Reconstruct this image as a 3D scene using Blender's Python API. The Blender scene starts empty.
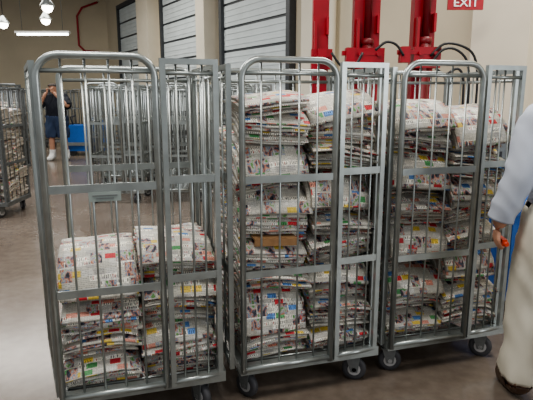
import bpy, math, random
from mathutils import Vector, Matrix, noise
random.seed(31)
COL = bpy.context.scene.collection
try:
    bpy.context.scene.view_settings.look = 'AgX - Medium High Contrast'
    bpy.context.scene.view_settings.exposure = .16
except Exception as ex: print(ex)

# ------------------------------------------------------------ materials
def new_mat(name):
    m = bpy.data.materials.new(name); m.use_nodes = True
    nt = m.node_tree
    b = nt.nodes['Principled BSDF']
    return m, nt, b
def simple(name, col, rough=0.5, metal=0.0, var=0.12, scale=12.0, bump=0.0, emis=None, estr=0):
    m, nt, b = new_mat(name)
    tc = nt.nodes.new('ShaderNodeTexCoord')
    n = nt.nodes.new('ShaderNodeTexNoise'); n.inputs['Scale'].default_value = scale
    n.inputs['Detail'].default_value = 5
    nt.links.new(tc.outputs['Object'], n.inputs['Vector'])
    r = nt.nodes.new('ShaderNodeValToRGB')
    r.color_ramp.elements[0].position = .3; r.color_ramp.elements[1].position = .7
    r.color_ramp.elements[0].color = tuple(c*(1-var) for c in col)+(1,)
    r.color_ramp.elements[1].color = tuple(min(1, c*(1+var)) for c in col)+(1,)
    nt.links.new(n.outputs['Fac'], r.inputs['Fac'])
    nt.links.new(r.outputs['Color'], b.inputs['Base Color'])
    b.inputs['Roughness'].default_value = rough
    b.inputs['Metallic'].default_value = metal
    if bump:
        bp = nt.nodes.new('ShaderNodeBump'); bp.inputs['Strength'].default_value = bump
        nt.links.new(n.outputs['Fac'], bp.inputs['Height']); nt.links.new(bp.outputs['Normal'], b.inputs['Normal'])
    if emis:
        b.inputs['Emission Color'].default_value = tuple(emis)+(1,)
        b.inputs['Emission Strength'].default_value = estr
    return m

STEEL = simple('galvanised_steel', (.33, .355, .345), .30, .7, .14, 14)
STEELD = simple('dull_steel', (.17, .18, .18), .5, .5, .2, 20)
RUBBER = simple('caster_rubber', (.05, .05, .055), .6)
HUB = simple('caster_hub', (.5, .5, .5), .4, .4)
RED = simple('red_paint', (.36, .008, .018), .4, 0, .15, 6)
REDD = simple('dark_red_paint', (.16, .008, .012), .45)
BLACK = simple('black_rubber', (.02, .02, .022), .5)
CREAM = simple('cream_wall_paint', (.58, .51, .38), .8, 0, .05, 1.5)
CREAM2 = simple('cream_column_paint', (.68, .62, .50), .7, 0, .05, 2)
DOORW = simple('sectional_door_white', (.58, .63, .63), .5, 0, .06, 3)
DARKF = simple('door_track_dark', (.05, .055, .06), .5)
CEILM = simple('ceiling_paint', (.32, .26, .18), .9)
BLUE = simple('blue_plastic', (.015, .10, .36), .4)
KRAFT = simple('kraft_card', (.30, .17, .08), .8, 0, .12, 20)
SKIN = simple('skin', (.50, .27, .18), .55, 0, .06, 20)
SHIRTM = simple('pale_blue_shirt_cloth', (.46, .49, .56), .85, 0, .06, 5, .2)
KHAKI = simple('khaki_cloth', (.64, .60, .50), .85, 0, .05, 4, .2)
SHOEM = simple('brown_leather', (.07, .035, .02), .4)
NAVY = simple('navy_cloth', (.008, .010, .018), .85)
BLUESH = simple('blue_shorts_cloth', (.03, .05, .10), .85)
WHITEC = simple('white_canvas', (.75, .75, .72), .8)
HAIRM = simple('dark_hair', (.03, .02, .015), .7)
GLOW = simple('lamp_glow', (1, 1, 1), .3, emis=(1, .93, .8), estr=9)
TUBEG = simple('tube_glow', (1, 1, 1), .3, emis=(.95, 1, 1), estr=6)
SIGNR = simple('sign_red', (.33, .006, .014), .4)
SIGNW = simple('sign_white', (.9, .88, .86), .4)
PLATE = simple('label_plate', (.26, .30, .28), .5)
ORANGE = simple('orange_red_plastic', (.50, .05, .02), .4)
PEDGE = simple('paper_edge', (.36, .33, .28), .9, 0, .35, 90)

def concrete():
    m, nt, b = new_mat('polished_concrete')
    tc = nt.nodes.new('ShaderNodeTexCoord')
    n1 = nt.nodes.new('ShaderNodeTexNoise'); n1.inputs['Scale'].default_value = .9; n1.inputs['Detail'].default_value = 9
    n2 = nt.nodes.new('ShaderNodeTexNoise'); n2.inputs['Scale'].default_value = 14; n2.inputs['Detail'].default_value = 9
    for n in (n1, n2): nt.links.new(tc.outputs['Object'], n.inputs['Vector'])
    r = nt.nodes.new('ShaderNodeValToRGB')
    r.color_ramp.elements[0].position = .33; r.color_ramp.elements[0].color = (.092, .070, .056, 1)
    r.color_ramp.elements[1].position = .68; r.color_ramp.elements[1].color = (.215, .178, .145, 1)
    mx = nt.nodes.new('ShaderNodeMath'); mx.operation = 'MULTIPLY_ADD'
    mx.inputs[1].default_value = .3
    nt.links.new(n2.outputs['Fac'], mx.inputs[0])
    m2 = nt.nodes.new('ShaderNodeMath'); m2.operation = 'MULTIPLY'; m2.inputs[1].default_value = .7
    nt.links.new(n1.outputs['Fac'], m2.inputs[0]); nt.links.new(m2.outputs[0], mx.inputs[2])
    nt.links.new(mx.outputs[0], r.inputs['Fac']); nt.links.new(r.outputs['Color'], b.inputs['Base Color'])
    b.inputs['Roughness'].default_value = .2
    return m
CONC = concrete()

def newsprint():
    m, nt, b = new_mat('newsprint')
    L = nt.links; N = nt.nodes.new
    uv = N('ShaderNodeUVMap'); oi = N('ShaderNodeObjectInfo')
    mulr = N('ShaderNodeVectorMath'); mulr.operation = 'SCALE'; mulr.inputs[0].default_value = (13.7, 29.3, 0)
    L.new(oi.outputs['Random'], mulr.inputs['Scale'])
    add = N('ShaderNodeVectorMath'); add.operation = 'ADD'
    L.new(uv.outputs['UV'], add.inputs[0]); L.new(mulr.outputs[0], add.inputs[1])
    def brick(w, h, mortar, off=.5):
        k = N('ShaderNodeTexBrick'); k.inputs['Scale'].default_value = 1
        k.inputs['Brick Width'].default_value = w; k.inputs['Row Height'].default_value = h
        k.inputs['Mortar Size'].default_value = mortar; k.inputs['Mortar Smooth'].default_value = 0.1
        k.inputs['Color1'].default_value = (0, 0, 0, 1); k.inputs['Color2'].default_value = (1, 1, 1, 1)
        k.inputs['Mortar'].default_value = (0, 0, 0, 1); k.offset = off
        L.new(add.outputs[0], k.inputs['Vector']); return k
    def ramp(stops, const=True):
        r = N('ShaderNodeValToRGB'); cr = r.color_ramp
        cr.interpolation = 'CONSTANT' if const else 'LINEAR'
        while len(cr.elements) < len(stops): cr.elements.new(.5)
        for e, (p, c) in zip(cr.elements, stops): e.position = p; e.color = tuple(c)+(1,)
        return r
    def mix(f, a, c, mode='MIX', fv=None):
        x = N('ShaderNodeMix'); x.data_type = 'RGBA'; x.blend_type = mode
        if f is not None: L.new(f, x.inputs['Factor'])
        else: x.inputs['Factor'].default_value = fv
        L.new(a, x.inputs[6]); L.new(c, x.inputs[7]); return x.outputs[2]
    paper = (.61, .585, .51)
    big = brick(.052, .022, .0025, .37)
    rb = ramp([(0, paper), (.24, (.67, .65, .60)), (.44, (.58, .04, .05)), (.485, (.45, .43, .40)), (.575, (.63, .60, .54)), (.655, (.74, .54, .10)), (.70, (.10, .33, .12)), (.735, (.60, .56, .49)),
               (.85, (.10, .23, .50)), (.885, (.66, .64, .57)), (.955, (.66, .29, .22))])
    L.new(big.outputs['Color'], rb.inputs['Fac'])
    pic = brick(.056, .042, .0025, .63)          # picture cells
    rp = ramp([(0, (0, 0, 0)), (.55, (1, 1, 1)), (.88, (0, 0, 0))])
    L.new(pic.outputs['Color'], rp.inputs['Fac'])
    n = N('ShaderNodeTexNoise'); n.inputs['Scale'].default_value = 42; n.inputs['Detail'].default_value = 2.5
    L.new(add.outputs[0], n.inputs['Vector'])
    rc = ramp([(.32, (.015, .015, .02)), (.42, (.08, .09, .13)), (.46, (.42, .14, .08)), (.50, (.54, .37, .28)), (.54, (.12, .20, .34)), (.59, (.50, .47, .40)), (.67, (.10, .25, .07))], False)
    L.new(n.outputs['Fac'], rc.inputs['Fac'])
    txt = brick(.011, .0044, .0012, .2)
    rt = ramp([(0, (.92, .92, .92)), (.15, (.46, .46, .46)), (.55, (.62, .62, .62)), (.85, (.50, .50, .50))])
    L.new(txt.outputs['Color'], rt.inputs['Fac'])
    # headline letters
    hd = brick(.0095, .014, .0026, .5)
    rh = ramp([(0, (1, 1, 1)), (.22, (.06, .06, .07)), (.68, (.22, .21, .21)), (.88, (.60, .03, .04))])
    L.new(hd.outputs['Color'], rh.inputs['Fac'])
    n2 = N('ShaderNodeTexNoise'); n2.inputs['Scale'].default_value = 170; n2.inputs['Detail'].default_value = 1
    L.new(add.outputs[0], n2.inputs['Vector'])
    rn2 = ramp([(.42, (0, 0, 0)), (.60, (.7, .7, .68))], False)
    L.new(n2.outputs['Fac'], rn2.inputs['Fac'])
    letters = mix(None, rh.outputs['Color'], rn2.outputs['Color'], 'ADD', 1.0)
    zone = brick(.12, .014, .0, .61)
    rz = ramp([(0, (0, 0, 0)), (.60, (1, 1, 1)), (.84, (0, 0, 0))])
    L.new(zone.outputs['Color'], rz.inputs['Fac'])
    mt = mix(rz.outputs['Color'], rt.outputs['Color'], letters)
    c1 = mix(None, rb.outputs['Color'], mt, 'MULTIPLY', .9)
    c2 = mix(rp.outputs['Color'], c1, rc.outputs['Color'])
    L.new(c2, b.inputs['Base Color'])
    b.inputs['Roughness'].default_value = .6
    return m
NEWS = newsprint()

# ------------------------------------------------------------ mesh builder
class MB:
    def __init__(s): s.v = []; s.f = []; s.m = []; s.uv = []; s.sm = []
    def face(s, idx, mat=0, uv=None, smooth=False):
        s.f.append(idx); s.m.append(mat); s.uv.append(uv); s.sm.append(smooth)
    def box(s, c, d, mat=0, M=None):
        b = len(s.v)
        for sx in (-1, 1):
            for sy in (-1, 1):
                for sz in (-1, 1):
                    p = Vector((c[0]+sx*d[0]/2, c[1]+sy*d[1]/2, c[2]+sz*d[2]/2))
                    s.v.append(M @ p if M else p)
        for q in ((0, 1, 3, 2), (4, 6, 7, 5), (0, 4, 5, 1), (2, 3, 7, 6), (0, 2, 6, 4), (1, 5, 7, 3)):
            s.face([b+i for i in q], mat)
    def tube(s, pts, r, seg=8, mat=0, rads=None):
        pts = [Vector(p) for p in pts]
        t0 = (pts[1]-pts[0]).normalized()
        up = Vector((0, 0, 1)) if abs(t0.z) < .9 else Vector((0, 1, 0))
        nrm = t0.cross(up).normalized()
        b = len(s.v); n = len(pts)
        for i, p in enumerate(pts):
            if i == 0: t = t0
            elif i == n-1: t = (pts[i]-pts[i-1]).normalized()
            else: t = ((pts[i]-pts[i-1]).normalized()+(pts[i+1]-pts[i]).normalized()).normalized()
            nrm = (nrm - t*nrm.dot(t)).normalized()
            bn = t.cross(nrm)
            rr = rads[i] if rads else r
            for k in range(seg):
                a = 2*math.pi*k/seg
                s.v.append(p + nrm*math.cos(a)*rr + bn*math.sin(a)*rr)
        for i in range(n-1):
            for k in range(seg):
                k2 = (k+1) % seg
                s.face([b+i*seg+k, b+i*seg+k2, b+(i+1)*seg+k2, b+(i+1)*seg+k], mat, None, True)
        s.face([b+k for k in range(seg)][::-1], mat); s.face([b+(n-1)*seg+k for k in range(seg)], mat)
    def lathe(s, prof, origin, axis='z', seg=20, mat=0, smooth=True):
        b = len(s.v); n = len(prof); o = Vector(origin)
        for (r, h) in prof:
            for k in range(seg):
                a = 2*math.pi*k/seg; c, q = math.cos(a)*r, math.sin(a)*r
                s.v.append(o + (Vector((c, q, h)) if axis == 'z' else Vector((h, c, q)) if axis == 'x' else Vector((c, h, q))))
        for i in range(n-1):
            for k in range(seg):
                k2 = (k+1) % seg
                s.face([b+i*seg+k, b+i*seg+k2, b+(i+1)*seg+k2, b+(i+1)*seg+k], mat, None, smooth)
        s.face([b+k for k in range(seg)][::-1], mat); s.face([b+(n-1)*seg+k for k in range(seg)], mat)
    def mesh(s, name, mats):
        me = bpy.data.meshes.new(name)
        me.from_pydata([tuple(p) for p in s.v], [], s.f)
        for m in mats: me.materials.append(m)
        me.polygons.foreach_set('material_index', s.m)
        me.polygons.foreach_set('use_smooth', s.sm)
        if any(u is not None for u in s.uv):
            ul = me.uv_layers.new(name='UVMap')
            for p, u in zip(me.polygons, s.uv):
                if u is None: continue
                for li, q in zip(p.loop_indices, u): ul.data[li].uv = q
        me.update(); return me
    def obj(s, name, mats, parent=None, loc=(0, 0, 0), rz=0):
        o = bpy.data.objects.new(name, s.mesh(name, mats)); COL.objects.link(o)
        o.location = loc; o.rotation_euler = (0, 0, rz)
        if parent: o.parent = parent
        return o
def empty(name, loc, rz=0, label=None, cat=None, group=None):
    o = bpy.data.objects.new(name, None); COL.objects.link(o)
    o.location = loc; o.rotation_euler = (0, 0, rz); o.empty_display_size = .1
    tag(o, label, cat, group); return o
def tag(o, label=None, cat=None, group=None, kind=None):
    if label: o['label'] = label
    if cat: o['category'] = cat
    if group: o['group'] = group
    if kind: o['kind'] = kind
    return o

# ------------------------------------------------------------ room
b = MB(); b.box((-3, 9, -.05), (26, 30, .1)); tag(b.obj('floor', [CONC]), 'brown grey polished concrete floor', kind='structure')
b = MB(); b.box((-3, 12, 5.25), (26, 24, .1)); tag(b.obj('ceiling', [CEILM]), 'dim brown warehouse ceiling', kind='structure')
b = MB(); b.box((-11, 20.6, 2.6), (10.4, .2, 5.2)); tag(b.obj('wall_back', [CREAM]), 'cream painted back wall', kind='structure')
WA = math.atan2(-14, 8.5); WO = (-6, 20.5, 0)
b = MB(); b.box((10.3, .1, 2.6), (21, .2, 5.2)); tag(b.obj('wall_right', [CREAM], None, WO, WA), 'cream painted wall with sectional doors', kind='structure')
def door(i, x0, x1):
    bb = MB(); H = 4.4; n = 9; w = x1-x0
    bb.box(((x0+x1)/2, -.03, H/2), (w, .04, H), 1)
    h = H/n
    for k in range(n):
        bb.box(((x0+x1)/2, -.06, h*(k+.5)), (w-.04, .03, h-.055), 0)
        for q in (.25, .5, .75):
            bb.box(((x0+x1)/2, -.08, h*(k+q)), (w-.1, .012, .025), 0)
    for x in (x0-.03, x1+.03):
        bb.box((x, -.08, H/2), (.12, .14, H), 1)
    bb.box(((x0+x1)/2, -.08, H+.05), (w+.2, .14, .12), 1)
    tag(bb.obj('door_%d' % i, [DOORW, DARKF], None, WO, WA), 'white ribbed sectional overhead door with dark tracks', kind='structure')
door(1, 1.9, 4.1); door(2, 6.1, 8.8); door(3, 9.85, 12.5)
def trim(i, x, w, d, m=CREAM2, lab='cream wall pilaster'):
    bb = MB(); bb.box((x, -d/2, 2.6), (w, d, 5.2)); bb.box((x, -d/2-.01, .1), (w+.04, d+.02, .2))
    tag(bb.obj('trim_%d' % i, [m], None, WO, WA), lab, kind='structure')
trim(1, 5.1, 1.0, .35); trim(2, 9.3, .45, .4); trim(3, 16.95, .7, .35); trim(4, 13.2, .35, .2)

# ------------------------------------------------------------ roll cage parts
W, D, H = .72, .62, 1.655
def hoop(w, h0, h1, rc):
    pts = [(0, 0, h0)]
    pts.append((0, 0, h1-rc-.05))
    for k in range(0, 7):
        a = math.pi - k*math.pi/12; pts.append((rc+rc*math.cos(a), 0, h1-rc+rc*math.sin(a)))
    for k in range(0, 7):
        a = math.pi/2 - k*math.pi/12; pts.append((w-rc+rc*math.cos(a), 0, h1-rc+rc*math.sin(a)))
    pts += [(w, 0, h1-rc-.05), (w, 0, h0)]
    return pts
def panel_mesh(name, w, h0, h1, rc, nb, rails, r=.0135, br=.0052, inner=True, square=False):
    bb = MB()
    if square:
        s = r*1.75
        for x in (0, w): bb.box((x, 0, (h0+h1)/2), (s, s, h1-h0))
        bb.box((w/2, 0, h1-s/2), (w-s, s*.98, s))
    else: bb.tube(hoop(w, h0, h1, rc), r, 12)
    for z in rails:
        bb.box((w/2, -.004, z), (w+.01, .010, .034))
    bb.tube([(.0, 0, h0+.02), (w, 0, h0+.02)], r*.95, 8)
    if inner: bb.tube([(.01, 0, h1-.06), (w-.01, 0, h1-.06)], .010, 6)
    for k in range(nb):
        x = w*(k+1)/(nb+1)
        bb.tube([(x, .006, h0+.02), (x, .006, h1-.005)], br, 6)
    return bb.mesh(name, [STEEL])
M_FRONT = panel_mesh('front_gate', .455, .16, H, .085, 4, (1.12, .665), r=.015)
M_NARROW = panel_mesh('narrow_gate', .225, .16, H-.005, .016, 3, (1.14, .69), square=True)
M_SIDE = panel_mesh('side_panel', D-.05, .17, H-.02, .03, 4, (1.12, .665), square=True)
M_BACK = panel_mesh('back_panel', W-.06, .17, H-.02, .05, 5, (1.12, .665))
bb = MB()
for y in (.0, D): bb.box((W/2, y, .170), (W+.03, .035, .05))
for x in (.0, W): bb.box((x, D/2, .170), (.035, D, .05))
for k in range(8): bb.tube([(.02, .05+k*.074, .185), (W-.02, .05+k*.074, .185)], .006, 6)
for x in (.24, .48): bb.box((x, D/2, .168), (.03, D, .022))
M_DECK = bb.mesh('deck', [STEEL])
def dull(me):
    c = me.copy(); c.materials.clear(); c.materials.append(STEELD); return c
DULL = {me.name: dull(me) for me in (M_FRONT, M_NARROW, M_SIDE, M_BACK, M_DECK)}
bb = MB()
bb.lathe([(.045, -.017), (.06, -.015), (.064, -.006), (.064, .006), (.06, .015), (.045, .017)], (0, 0, .064), 'x', 24, 0)
bb.lathe([(.034, -.0195), (.034, .0195)], (0, 0, .064), 'x', 16, 1, False)
bb.lathe([(.012, -.026), (.012, .026)], (0, 0, .064), 'x', 10, 1, False)
M_WHEEL = bb.mesh('wheel', [RUBBER, HUB])
bb = MB()
for sx in (-1, 1):
    x = sx*.024; i0 = len(bb.v)
    for xx in (x-.002, x+.002):
        for (y, z) in ((-.018, .05), (.018, .05), (.045, .135), (-.03, .135)): bb.v.append(Vector((xx, y, z)))
    bb.face([i0, i0+1, i0+2, i0+3][::-1]); bb.face([i0+4, i0+5, i0+6, i0+7])
    for a in range(4): bb.face([i0+a, i0+(a+1) % 4, i0+4+(a+1) % 4, i0+4+a])
bb.box((0, .01, .136), (.056, .08, .006)); bb.lathe([(.03, 0), (.03, .014)], (0, .015, .134), 'z', 14)
M_FORK = bb.mesh('fork', [STEELD])
def mobj(name, me, parent, loc=(0, 0, 0), rz=0):
    o = bpy.data.objects.new(name, me); COL.objects.link(o); o.parent = parent
    o.location = loc; o.rotation_euler = (0, 0, rz); return o
def cage(loc, yaw, label, group, splay=0.0, narrow_ang=.06, swivel=None, plate=False, side=0.0, dl=False):
    e = empty('roll_cage', loc, yaw, label, 'roll cage', group)
    g = (lambda me: DULL[me.name]) if dl else (lambda me: me)
    mobj('deck', g(M_DECK), e)
    mobj('front_gate', g(M_FRONT), e, (0, -.02, 0))
    mobj('narrow_gate', g(M_NARROW), e, (.487, -.018, 0), narrow_ang)
    mobj('side_panel', g(M_SIDE), e, (-.02-side, .03, 0), math.pi/2+splay)
    mobj('side_panel', g(M_SIDE), e, (W, .05, 0), math.pi/2)
    mobj('back_panel', g(M_BACK), e, (.03, D, 0))
    for i, (x, y) in enumerate(((.03, .04), (W-.10, .03), (.05, D-.07), (W-.07, D-.07))):
        c = empty('caster', (x, y, 0), (swivel[i] if swivel else random.uniform(-1, 1)))
        c.parent = e
        mobj('fork', M_FORK, c); mobj('wheel', M_WHEEL, c)
    if plate:
        q = MB(); q.box((.23, -.036, 1.085), (.13, .004, .04)); q.box((.23, -.039, 1.09), (.10, .003, .005), 1); q.box((.23, -.039, 1.078), (.07, .003, .005), 1)
        p = q.obj('label_plate', [PLATE, STEELD], e); p['label'] = 'small dull metal label plate'
    return e
YAW = math.atan2(.287, .958)
G1 = 'loaded newspaper roll cages in the row'
CA = cage((-.905, 2.10, 0), YAW, 'galvanised steel roll cage half full of newspaper bundles', G1, splay=.16, swivel=(1.2, .5, 0, .3), plate=True)
CB = cage((-.115, 2.355, 0), YAW, 'galvanised steel roll cage stacked full of newspaper bundles', G1, swivel=(.6, 1.1, 0, .3), side=.03)
CC = cage((.665, 2.61, 0), YAW, 'galvanised steel roll cage stacked full, beside walking man', G1, swivel=(1.2, .9, 0, .3), side=.01)

# ------------------------------------------------------------ newspaper bundles
def bundle_mesh(name, n, A, seed, Wd=.335, L=.27, t=.0135, s0=.09, jit=1.0):
    rnd = random.Random(seed); bb = MB(); NS = 12; NX = 8
    def base(s):
        steps = 24; y = L; z = 0; ds = s/steps; th = 0
        for k in range(steps):
            sm = (k+.5)*ds; u = max(0, (sm-s0)/(L-s0)); th = A*min(1.0, u*1.1)**1.3
            y -= math.cos(th)*ds; z -= math.sin(th)*ds
        u = max(0, (s-s0)/(L-s0)); th = A*min(1.0, u*1.1)**1.3
        return y, z, th
    ph = rnd.uniform(0, 6); sl, sr = rnd.uniform(.002, .018), rnd.uniform(.002, .018)
    for i in range(n):
        o = (i+.5)*t; dx = rnd.uniform(-.013, .013)*jit; dl = rnd.uniform(-.024, .004)*jit - (.035 if rnd.random() < .2 else 0); tw = rnd.uniform(-.08, .08)
        ru, rv = rnd.uniform(0, 9), rnd.uniform(0, 9); th_ = t*rnd.uniform(.36, .50)
        Ls = L+dl; prof = []; p2 = rnd.uniform(0, 6)
        for k in range(NS):
            s = (Ls-.009)*k/(NS-1); prof.append((s, o+th_, s))
        prof.append((Ls-.003, o+th_*.75, Ls-.002))
        prof.append((Ls+.001, o, Ls+.005))
        prof.append((Ls-.003, o-th_*.75, Ls+.011))
        for k in range(NS-1, -1, -1):
            s = (Ls-.009)*k/(NS-1); prof.append((s, o-th_, 2*Ls-s+.013))
        b0 = len(bb.v); P = len(prof); bs = {}
        for (s, off, _) in prof:
            if s not in bs: bs[s] = base(s)
        for j in range(NX+1):
            x = (j/NX-.5)*Wd
            for (s, off, _) in prof:
                y, z, th = bs[s]
                ny, nz = -math.sin(th), math.cos(th)
                sg = sl if x < 0 else sr
                wv = .0035*math.sin(x*13+ph)*(.3+s/L) + .0015*math.sin(x*33+ph*2+s*14) - sg*(abs(x)/Wd*2)**2.2*(.3+s/L)*(i/n+.4)
                wv += .0025*noise.noise(Vector((x*10, s*10, seed*3.1+i*.6)))
                bb.v.append(Vector((x+dx+tw*(y-L/2), y+ny*(off+wv)+tw*x*.8+.002*math.sin(x*20+p2), z+nz*(off+wv))))
        for j in range(NX):
            for p in range(P-1):
                a = b0+j*P+p; c = b0+(j+1)*P+p
                u0, u1 = ru+j/NX*Wd, ru+(j+1)/NX*Wd; v0, v1 = rv-prof[p][2], rv-prof[p+1][2]
                bb.face([a, a+1, c+1, c], 0, [(u0, v0), (u0, v1), (u1, v1), (u1, v0)], True)
            a = b0+j*P; c = b0+(j+1)*P
            bb.face([a+P-1, a, c, c+P-1], 1, [(0, 0)]*4)
        for j, rev in ((0, False), (NX, True)):
            h = P//2
            for k in range(h-1):
                q = [b0+j*P+k, b0+j*P+k+1, b0+j*P+P-2-k, b0+j*P+P-1-k]
                bb.face(q[::-1] if not rev else q, 1, [(0, 0)]*4)
            q = [b0+j*P+h-1, b0+j*P+h, b0+j*P+h+1]
            bb.face(q if rev else q[::-1], 1, [(0, 0)]*3)
    my = min(v.y for v in bb.v)
    for v in bb.v: v.y -= my
    return bb.mesh(name, [NEWS, PEDGE])
BM = {}
for key, n, A, L, s0 in (('flat', 9, .22, .27, .09), ('bow', 9, .60, .28, .09), ('droop', 9, 1.0, .29, .09), ('drape', 8, 1.35, .31, .09), ('hang', 6, 1.5, .40, .13), ('thin', 5, .40, .27, .09)):
    BM[key] = [bundle_mesh('newspaper_bundle', n, A, len(key)*7+n+k*13, L=L, s0=s0, t=.014) for k in range(6)]
HT = {'flat': .126, 'bow': .126, 'droop': .124, 'drape': .112, 'thin': .072, 'hang': .084}
LAB = {'flat': 'flat stack of folded colour newspapers in cage', 'bow': 'bowed stack of folded newspapers in cage', 'droop': 'newspaper bundle drooping forward over the ones below',
       'drape': 'newspaper bundle draped down with front pages showing', 'thin': 'thin stack of folded newspapers', 'hang': 'newspapers hanging down against bars with full front page showing'}
def put_bundle(cage_e, x, y, z, key, grp, rz=0, rx=0, ry=0):
    o = bpy.data.objects.new('newspaper_bundle', random.choice(BM[key])); COL.objects.link(o)
    c, s = math.cos(cage_e.rotation_euler.z), math.sin(cage_e.rotation_euler.z)
    o.location = (cage_e.location.x+c*x-s*y, cage_e.location.y+s*x+c*y, z)
    o.rotation_euler = (rx, ry, cage_e.rotation_euler.z+rz)
    tag(o, LAB[key], 'newspaper bundle', grp); return o
def column(cg, x, y, z0, keys, grp, jit=1.0):
    z = z0
    for i, k in enumerate(keys):
        if k == 'kraft':
            q = MB(); q.box((0, .13, .004), (.22, .24, .008)); q.box((0, .012, -.012), (.22, .006, .032))
            o = q.obj('kraft_card', [KRAFT]); c, s = math.cos(cg.rotation_euler.z), math.sin(cg.rotation_euler.z)
            o.location = (cg.location.x+c*x-s*y, cg.location.y+s*x+c*y, z); o.rotation_euler = (.03, .05, cg.rotation_euler.z)
            tag(o, 'brown kraft card slip between newspaper bundles', 'card'); z += .012; continue
        back = 0
        nx = keys[i+1:i+3]
        if k not in ('drape', 'hang'):
            if nx and nx[0] in ('drape', 'droop'): back = .03
            if nx and nx[0] == 'drape': back = .06
            if 'hang' in nx: back = .085
        put_bundle(cg, x+random.uniform(-.006, .006), y+back+random.uniform(.0, .016), z, k, grp,
                   random.uniform(-.07, .07)*jit, random.uniform(-.02, .04)*jit, random.choice((-1, 1))*random.uniform(.02, .11)*jit*(.3 if i == 0 else 1))
        z += HT[k]*1.0
    return z
xl, xr = .178, .534
gA, gB, gC = 'newspaper bundles in half full cage', 'newspaper bundles in middle cage', 'newspaper bundles in end cage'
column(CA, xl, .012, .205, ['bow', 'flat', 'bow', 'flat', 'drape'], gA)
column(CA, xr, .018, .205, ['bow', 'droop', 'flat', 'droop', 'bow'], gA)
column(CA, xl, .315, .205, ['flat', 'flat', 'flat', 'flat'], gA)
column(CA, xr, .315, .205, ['flat', 'flat', 'flat', 'flat', 'thin'], gA)
column(CB, xl, .012, .205, ['flat', 'thin', 'thin', 'hang', 'flat', 'bow', 'kraft', 'bow', 'droop', 'bow', 'drape', 'bow', 'thin'], gB)
column(CB, xr, .018, .205, ['bow', 'flat', 'bow', 'droop', 'bow', 'thin', 'flat', 'drape', 'flat', 'bow', 'droop'], gB)
column(CB, xl, .315, .205, ['flat']*9, gB)
column(CB, xr, .315, .205, ['flat']*9, gB)
column(CC, xl, .012, .205, ['bow', 'flat', 'droop', 'flat', 'thin', 'hang', 'bow', 'flat', 'drape', 'bow', 'droop'], gC)
column(CC, xr, .018, .205, ['flat', 'bow', 'flat', 'drape', 'bow', 'flat', 'droop', 'flat', 'bow', 'drape'], gC)
column(CC, xl, .315, .205, ['flat']*9, gC)
column(CC, xr, .315, .205, ['flat']*9, gC)

# ------------------------------------------------------------ background cages
G2 = 'empty roll cages standing further back'
for (x, y, a) in ((-2.45, 7.2, .0), (-1.55, 7.3, .0), (-.65, 7.4, .0), (-2.75, 8.6, .0), (-1.95, 8.65, .0), (-1.1, 8.8, .0)):
    cage((x, y, 0), a, 'empty galvanised roll cage on concrete floor', G2)
for i in range(4):
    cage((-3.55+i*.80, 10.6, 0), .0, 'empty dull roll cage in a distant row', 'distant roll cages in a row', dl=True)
for i in range(3):
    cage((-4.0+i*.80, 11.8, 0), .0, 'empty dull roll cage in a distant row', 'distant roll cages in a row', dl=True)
for i in range(6):
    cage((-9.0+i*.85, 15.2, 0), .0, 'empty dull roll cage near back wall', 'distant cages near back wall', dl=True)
ks = ['flat', 'bow', 'flat', 'droop', 'flat', 'bow', 'flat', 'bow', 'flat']
gD = 'newspaper bundles in outlying cages'
for (x, y) in ((-3.93, 6.3), (-5.3, 9.4), (-6.55, 12.6), (-7.5, 12.6)):
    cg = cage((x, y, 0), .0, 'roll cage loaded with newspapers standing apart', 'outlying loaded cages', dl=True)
    column(cg, xl, .015, .205, ks, gD); column(cg, xr, .015, .205, ks, gD)
    if y < 7: column(cg, xr, .315, .205, ['flat']*9, gD)

# ------------------------------------------------------------ red lift masts
def mast(x, y, w, label, cyl=True, arm=0):
    e = empty('lift_mast', (x, y, 0), 0, label, 'lift mast', 'red lift masts behind the cages')
    q = MB(); q.box((0, 0, .015), (w+.1, .3, .03)); q.box((0, 0, 1.7), (w, .12, 3.36))
    q.obj('post', [RED], e)
    if cyl:
        q = MB(); q.tube([(0, -.10, .1), (0, -.10, 1.95)], .045, 14); q.tube([(0, -.10, 1.95), (0, -.10, 3.2)], .03, 12)
        q.lathe([(.05, 0), (.055, .02), (.05, .05)], (0, -.10, 1.9), 'z', 14)
        q.obj('hydraulic_cylinder', [REDD], e)
        q = MB(); q.box((0, -.04, 2.37), (w+.03, .22, .035)); q.obj('clamp_band', [BLACK], e)
    q = MB(); q.box((arm/2, -.17, 1.83), (abs(arm)+w*.6, .05, .035)); q.box((0, -.14, 1.79), (w+.04, .10, .16)); q.box((arm, -.18, 1.81), (.07, .10, .12))
    q.box((-w*.38, -.09, 1.98), (.02, .09, .24)); q.box((w*.38, -.09, 2.06), (.02, .08, .14))
    for sx in (-1, 1): q.lathe([(.016, -.215), (.016, -.18)], (sx*w*.35, 0, 1.82), 'y', 8)
    q.obj('bracket', [RED], e)
    return e
mast(.455, 4.6, .13, 'slim red steel lift mast', False, 0)
mast(.82, 4.5, .21, 'broad red lift mast with hydraulic cylinder', True, -.15)
mast(1.26, 4.4, .17, 'red lift mast with side bracket arm', True, -.18)
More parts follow.
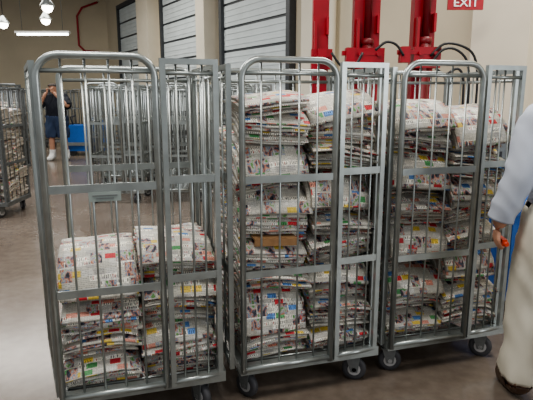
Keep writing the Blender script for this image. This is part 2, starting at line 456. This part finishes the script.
for k, pts0 in enumerate((((1.28, 1.80), (1.38, 1.89), (1.52, 1.875), (1.62, 1.80), (1.66, 1.62), (1.66, 1.3)), ((1.28, 1.74), (1.36, 1.84), (1.46, 1.85), (1.56, 1.76), (1.59, 1.55), (1.59, 1.3)),
                          ((.84, 1.84), (.92, 1.90), (1.0, 1.88), (1.06, 1.80)), ((.50, 1.82), (.58, 1.72), (.68, 1.72), (.74, 1.82)), ((1.30, 1.70), (1.38, 1.66), (1.47, 1.70), (1.52, 1.62), (1.53, 1.4)))):
    P = [Vector((a, 4.20-.02*k, c)) for a, c in pts0]; pts = []
    PP = [P[0]*2-P[1]]+P+[P[-1]*2-P[-2]]
    for i in range(1, len(PP)-2):
        for u in (0, .25, .5, .75):
            a0, a1, a2, a3 = PP[i-1:i+3]
            pts.append(.5*((2*a1)+(a2-a0)*u+(2*a0-5*a1+4*a2-a3)*u*u+(3*a1-a0-3*a2+a3)*u**3))
    pts.append(P[-1]); q = MB(); q.tube(pts, .010, 8)
    tag(q.obj('hydraulic_hose', [BLACK]), 'black hydraulic hose looping beside red mast', 'hose', 'hydraulic hoses')
q = MB(); q.box((1.72, 4.42, .6), (.5, .35, 1.2)); q.box((1.72, 4.24, .8), (.4, .02, .5), 1); q.box((1.72, 4.42, 1.22), (.54, .39, .04), 1)
tag(q.obj('hydraulic_power_unit', [STEELD, BLACK]), 'dark grey hydraulic power cabinet beside red mast', 'cabinet')

def taper_box(q, c, d0, d1, z0, z1, mat=0):
    i = len(q.v)
    for (d, z) in ((d0, z0), (d1, z1)):
        for sx, sy in ((-1, -1), (1, -1), (1, 1), (-1, 1)): q.v.append(Vector((c[0]+sx*d[0]/2, c[1]+sy*d[1]/2, z)))
    q.face([i+3, i+2, i+1, i], mat); q.face([i+4, i+5, i+6, i+7], mat)
    for a in range(4): q.face([i+a, i+(a+1) % 4, i+4+(a+1) % 4, i+4+a], mat)
q = MB()
e = empty('wheeled_bin', (1.84, 3.72, 0), .1, 'blue plastic wheeled bin behind the walking man', 'bin')
taper_box(q, (0, 0), (.54, .5), (.6, .6), .08, .72); q.box((0, 0, .73), (.66, .66, .04))
for k in (-.2, 0, .2): q.box((k, -.29, .40), (.03, .03, .5))
q.obj('bin_body', [BLUE], e)
q = MB(); taper_box(q, (0, 0), (.64, .64), (.5, .5), .75, .82); q.obj('lid', [BLUE], e)
for sx in (-1, 1):
    for sy in (-1, 1):
        q = MB(); q.lathe([(.045, -.015), (.045, .015)], (sx*.2, sy*.2, .045), 'x', 14); q.obj('wheel', [RUBBER], e)

# distant blue machine
e = empty('blue_machine', (-4.5, 13.4, 0), 0, 'low blue floor machine beside the man', 'machine')
q = MB(); taper_box(q, (0, 0), (1.1, .7), (1.0, .55), .12, .76); q.box((.2, 0, .84), (.45, .5, .2)); q.box((0, -.36, .3), (1.0, .03, .08), 1)
q.obj('body', [BLUE, STEEL], e)
q = MB(); q.tube([(-.4, 0, .6), (-.5, 0, .95), (-.35, 0, 1.0)], .02, 8); q.obj('handle', [BLACK], e)
for sx in (-.4, .4):
    q = MB(); q.lathe([(.12, -.03), (.12, .03)], (sx, -.3, .12), 'y', 16); q.obj('wheel', [RUBBER], e)

# ------------------------------------------------------------ lamps
def pendant(x, y, z):
    e = empty('pendant_lamp', (x, y, z), 0, 'small glowing pendant lamp on thin cord', 'lamp', 'pendant lamps')
    q = MB(); q.tube([(0, 0, .12), (0, 0, 5.2-z)], .008, 6); q.obj('cord', [BLACK], e)
    q = MB(); q.lathe([(.02, .2), (.05, .17), (.13, .05), (.135, .03)][::-1], (0, 0, 0), 'z', 18); q.obj('lamp_shade', [STEEL], e)
    q = MB(); q.lathe([(.02, -.085), (.07, -.06), (.10, 0), (.09, .03)], (0, 0, 0), 'z', 18); q.obj('bulb', [GLOW], e)
pendant(-4.0, 10, 3.06); pendant(-4.86, 12, 3.10); pendant(-5.8, 12, 3.02)
e = empty('tube_lamp', (-6.6, 16, 3.28), 0, 'long fluorescent tube lamp hanging on rods', 'lamp')
q = MB(); q.box((0, 0, .04), (1.6, .14, .06)); q.obj('housing', [WHITEC], e)
q = MB(); q.tube([(-.75, 0, -.02), (.75, 0, -.02)], .035, 10); q.obj('fluorescent_tube', [TUBEG], e)
for sx in (-.6, .6):
    q = MB(); q.tube([(sx, 0, .07), (sx, 0, 1.9)], .008, 6); q.obj('rod', [STEELD], e)

q = MB(); q.tube([(-6.3, 20.46, 4.9), (-6.9, 20.46, 4.7), (-7.1, 20.46, 4.4), (-7.1, 20.46, 3.35), (-6.9, 20.46, 3.15), (-6.3, 20.46, 3.1)], .038, 10)
tag(q.obj('sprinkler_pipe', [RED]), 'thin red sprinkler pipe bending along cream wall', 'pipe')
q = MB(); q.tube([(13.75, -.1, .0), (13.75, -.1, 5.2)], .06, 12)
tag(q.obj('conduit', [CREAM2], None, WO, WA), 'cream vertical conduit on the wall', 'pipe')
q = MB(); q.tube([(8.98, -.12, .0), (8.98, -.12, 5.2)], .05, 12)
tag(q.obj('conduit', [STEELD], None, WO, WA), 'dark grey vertical pipe beside door', 'pipe')

# exit sign hanging on rods
e = empty('exit_sign', (2.03, 5.6, 2.425), 0, 'red exit sign with white letters on rods', 'sign')
q = MB(); q.box((0, 0, 0), (.36, .03, .14)); q.obj('sign_box', [SIGNR], e)
for sx in (-.12, .12):
    q = MB(); q.tube([(sx, 0, .07), (sx, 0, 2.78)], .006, 6); q.obj('rod', [STEELD], e)
cu = bpy.data.curves.new('sign_text', 'FONT'); cu.body = 'EXIT'; cu.size = .11; cu.extrude = .003; cu.align_x = 'CENTER'; cu.align_y = 'CENTER'; cu.offset = .001
to = bpy.data.objects.new('t', cu); COL.objects.link(to); bpy.context.view_layer.update()
tm = bpy.data.meshes.new_from_object(to.evaluated_get(bpy.context.evaluated_depsgraph_get()))
bpy.data.objects.remove(to); tm.materials.clear(); tm.materials.append(SIGNW)
to = bpy.data.objects.new('sign_letters', tm); COL.objects.link(to); to.parent = e; to.location = (0, -.018, -.006); to.rotation_euler = (math.pi/2, 0, 0); to.scale = (1.15, 1, 1)

# ------------------------------------------------------------ people
def figure(name, J, bones, fingers, loc, rz, label, clothes, scale=(1, 1, 1)):
    names = list(J); idx = {n: i for i, n in enumerate(names)}
    vs = [J[n][:3] for n in names]; rs = [J[n][3] for n in names]
    es = [(idx[a], idx[b_]) for a, b_, t in bones]; roots = [0]
    segs = [(Vector(J[a][:3]), Vector(J[b_][:3]), J[a][3], J[b_][3], t) for a, b_, t in bones]
    for ch in fingers:
        i0 = len(vs); roots.append(i0)
        for p in ch: vs.append(p[:3]); rs.append(p[3])
        for k in range(len(ch)-1):
            es.append((i0+k, i0+k+1)); segs.append((Vector(ch[k][:3]), Vector(ch[k+1][:3]), ch[k][3], ch[k+1][3], 'skin'))
    me = bpy.data.meshes.new('sk'); me.from_pydata(vs, es, [])
    o = bpy.data.objects.new('sk', me); COL.objects.link(o)
    md = o.modifiers.new('s', 'SKIN'); md.use_smooth_shade = True
    sd = me.skin_vertices[0].data
    for i, r in enumerate(rs):
        sd[i].radius = (r, r); sd[i].use_root = i in roots
    ss = o.modifiers.new('u', 'SUBSURF'); ss.levels = 3; ss.render_levels = 3
    bpy.context.view_layer.update()
    body = bpy.data.meshes.new_from_object(o.evaluated_get(bpy.context.evaluated_depsgraph_get()))
    bpy.data.objects.remove(o)
    body.materials.clear(); body.materials.append(SKIN)
    for p in body.polygons: p.use_smooth = True; p.material_index = 0
    e = empty(name, loc, rz, label, 'person'); e.scale = scale
    bo = bpy.data.objects.new('body', body); COL.objects.link(bo); bo.parent = e
    def region(c):
        best = None
        for a, b_, ra, rb, t in segs:
            d = b_-a; u = max(0, min(1, (c-a).dot(d)/max(1e-9, d.length_squared)))
            q = (c-(a+d*u)).length/(ra+(rb-ra)*u)
            if best is None or q < best[0]: best = (q, t)
        return best[1]
    regs = [region(p.center) for p in body.polygons]
    for cn, tags, mat, off, zmin, zmax, side in clothes:
        fs = [p for p, r in zip(body.polygons, regs) if (r in tags) and (r in ('uarm', 'farm') or zmin < p.center.z < zmax) and p.center.x*side >= 0]
        used = {}; vv = []; ff = []
        for p in fs:
            q = []
            for vi in p.vertices:
                if vi not in used:
                    used[vi] = len(vv); v = body.vertices[vi]
                    fold = noise.noise(Vector((v.co.x*8, v.co.y*8, v.co.z*7+v.co.x*16)))
                    w = off*(1+.25*noise.noise(v.co*6)+.38*(1-abs(fold)*3))
                    vv.append(v.co+v.normal*w)
                q.append(used[vi])
            ff.append(q)
        cm = bpy.data.meshes.new(cn); cm.from_pydata([tuple(v) for v in vv], [], ff); cm.materials.append(mat)
        for p in cm.polygons: p.use_smooth = True
        co = bpy.data.objects.new(cn, cm); COL.objects.link(co); co.parent = e
        sl = co.modifiers.new('t', 'SOLIDIFY'); sl.thickness = .004; sl.offset = 1
    return e

base = {
 'pelvis': (0, 0, .97, .135), 'spine': (0, .0, 1.13, .13), 'chest': (0, .01, 1.31, .145), 'neckbase': (0, .0, 1.46, .075),
 'neck': (0, .015, 1.53, .055), 'head': (0, .03, 1.62, .088), 'crown': (0, .02, 1.70, .078), 'nose': (0, .135, 1.61, .014),
 'earl': (-.10, .02, 1.62, .016), 'earr': (.10, .02, 1.62, .016)}
fb = [('pelvis', 'spine', 'torso'), ('spine', 'chest', 'torso'), ('chest', 'neckbase', 'torso'), ('neckbase', 'neck', 'skin'), ('neck', 'head', 'skin'),
      ('head', 'crown', 'hair'), ('head', 'nose', 'skin'), ('head', 'earl', 'skin'), ('head', 'earr', 'skin')]
def limbs(J, B):
    for s in 'lr':
        B += [('chest', 'sh'+s, 'torso'), ('sh'+s, 'el'+s, 'uarm'), ('el'+s, 'wr'+s, 'farm'), ('wr'+s, 'palm'+s, 'skin'),
              ('pelvis', 'hip'+s, 'pelv'), ('hip'+s, 'kn'+s, 'thigh'), ('kn'+s, 'an'+s, 'shin'), ('an'+s, 'toe'+s, 'foot'), ('an'+s, 'heel'+s, 'foot')]
# walking man
J = dict(base); B = list(fb); limbs(J, B)
J.update({'shl': (-.19, .0, 1.41, .062), 'ell': (-.245, -.04, 1.15, .050), 'wrl': (-.30, .0, .945, .038), 'palml': (-.305, .015, .885, .032),
          'shr': (.19, .0, 1.41, .062), 'elr': (.27, .0, 1.13, .050), 'wrr': (.29, .14, .92, .038), 'palmr': (.29, .17, .86, .034),
          'hipl': (-.095, .0, .90, .108), 'knl': (-.11, .09, .50, .080), 'anl': (-.125, .08, .09, .066), 'toel': (-.135, .25, .035, .036), 'heell': (-.125, .03, .04, .036),
          'hipr': (.095, .0, .90, .108), 'knr': (.11, .0, .52, .078), 'anr': (.11, -.32, .20, .056), 'toer': (.11, -.24, .05, .036), 'heelr': (.11, -.37, .17, .036)})
def hand_fingers(px, py, pz, side):
    out = []
    for k, (dy, ln) in enumerate(((.03, .060), (.010, .068), (-.010, .064), (-.029, .050))):
        x = px
        out.append([(x, py+dy*.7, pz-.01, .011), (x-.004*side, py+dy, pz-.045, .010), (x+.008*side, py+dy+.004, pz-.045-ln*.55, .009), (x+.028*side, py+dy+.006, pz-.045-ln*.85, .008)])
    out.append([(px, py+.02, pz+.02, .012), (px+.012*side, py+.048, pz-.01, .011), (px+.022*side, py+.055, pz-.045, .009)])
    return out
F = hand_fingers(-.305, .015, .885, 1)+hand_fingers(.29, .17, .86, -1)
PX, PY, PR = 1.39, 2.32, -.12
figure('person', J, B, F, (PX, PY, 0), PR, 'man in pale blue shirt and khaki trousers walking past cages',
       [('shirt', ('torso', 'uarm', 'farm'), SHIRTM, .018, .96, 1.50, 0), ('trousers', ('pelv', 'thigh', 'shin', 'torso'), KHAKI, .019, .10, 1.00, 0),
        ('shoe', ('foot',), SHOEM, .014, -1, .13, -1), ('shoe', ('foot',), SHOEM, .014, -1, .21, 1), ('hair', ('hair',), HAIRM, .012, 1.63, 2, 0)])
q = MB(); hx, hy = -.280, .02; c, s = math.cos(PR), math.sin(PR)
q.box((0, 0, 0), (.020, .09, .030)); q.lathe([(.010, -.045), (.014, -.055), (.010, -.07)], (0, 0, 0), 'y', 10)
tag(q.obj('scanner', [ORANGE], None, (PX+c*hx-s*hy, PY+s*hx+c*hy, .825), PR), 'small orange red handheld item in the hand', 'tool')
# far man
J = dict(base); B = list(fb); limbs(J, B)
J.update({'shl': (-.18, .0, 1.41, .065), 'ell': (-.30, .12, 1.20, .047), 'wrl': (-.10, .22, 1.46, .032), 'palml': (-.06, .22, 1.53, .034),
          'shr': (.18, .0, 1.41, .065), 'elr': (.30, .10, 1.18, .047), 'wrr': (.12, .22, 1.44, .032), 'palmr': (.07, .22, 1.52, .034),
          'hipl': (-.095, .0, .90, .105), 'knl': (-.13, .02, .50, .066), 'anl': (-.15, -.02, .09, .045), 'toel': (-.17, .16, .035, .036), 'heell': (-.15, -.06, .045, .036),
          'hipr': (.095, .0, .90, .105), 'knr': (.12, .02, .50, .066), 'anr': (.14, -.02, .09, .045), 'toer': (.16, .16, .035, .036), 'heelr': (.14, -.06, .045, .036)})
F = []
for s in (-1, 1):
    for k in range(4):
        z = 1.515+k*.02
        F.append([(s*.065, .22, z, .010), (s*.06, .255, z+.015, .010), (s*.035, .27, z+.02, .009), (s*.012, .268, z+.022, .008)])
    F.append([(s*.065, .215, 1.50, .011), (s*.05, .19, 1.53, .010), (s*.035, .185, 1.56, .009)])
figure('person', J, B, F, (-4.87, 12.2, 0), math.pi, 'man in dark shirt and shorts raising a camera to face',
       [('shirt', ('torso', 'uarm'), NAVY, .03, .93, 1.50, 0), ('shorts', ('pelv', 'thigh', 'torso'), BLUESH, .04, .52, 1.0, 0),
        ('sock', ('shin',), WHITEC, .008, .08, .24, -1), ('sock', ('shin',), WHITEC, .008, .08, .24, 1), ('shoe', ('foot',), WHITEC, .012, -1, .13, -1), ('shoe', ('foot',), WHITEC, .012, -1, .13, 1), ('hair', ('hair',), HAIRM, .012, 1.64, 2, 0)], (1.15, 1.1, 1.03))
q = MB(); q.box((-4.87, 12.2-.255, 1.60), (.11, .035, .07)); q.lathe([(.026, 0), (.024, -.03)], (-4.87, 12.2-.275, 1.60), 'y', 14, 0)
tag(q.obj('camera', [BLACK]), 'small black camera held by the far man', 'camera')

# ------------------------------------------------------------ lights
w = bpy.data.worlds.new('world'); bpy.context.scene.world = w; w.use_nodes = True
w.node_tree.nodes['Background'].inputs[0].default_value = (.92, .96, 1, 1); w.node_tree.nodes['Background'].inputs[1].default_value = .42
def area(loc, size, e, col=(1, .97, .91), rot=(0, 0, 0)):
    l = bpy.data.lights.new('area_light', 'AREA'); l.shape = 'RECTANGLE'; l.size, l.size_y = size; l.energy = e; l.color = col
    o = bpy.data.objects.new('area_light', l); COL.objects.link(o); o.location = loc; o.rotation_euler = rot
area((-1, 1.2, 4.9), (3, 1), 175); area((-4.0, 6.2, 4.9), (4, 2), 330, (.97, .98, 1)); area((-6, 12, 4.9), (6, 2), 340); area((2.2, 4.2, 4.9), (1.5, 1.5), 140)
area((5.5, -1.5, 2.4), (3, 3), 115, (.95, .98, 1), (math.radians(90), 0, math.radians(55)))  # added side fill out of view, standing in for daylight, not a ceiling lamp

# ------------------------------------------------------------ camera
cd = bpy.data.cameras.new('camera'); cd.sensor_width = 36; cd.lens = 520/533*36; cd.clip_start = .05
co = bpy.data.objects.new('camera', cd); COL.objects.link(co); co.location = (0, 0, 1.5)
co.rotation_euler = (math.radians(90-11.4), 0, 0)
bpy.context.scene.camera = co
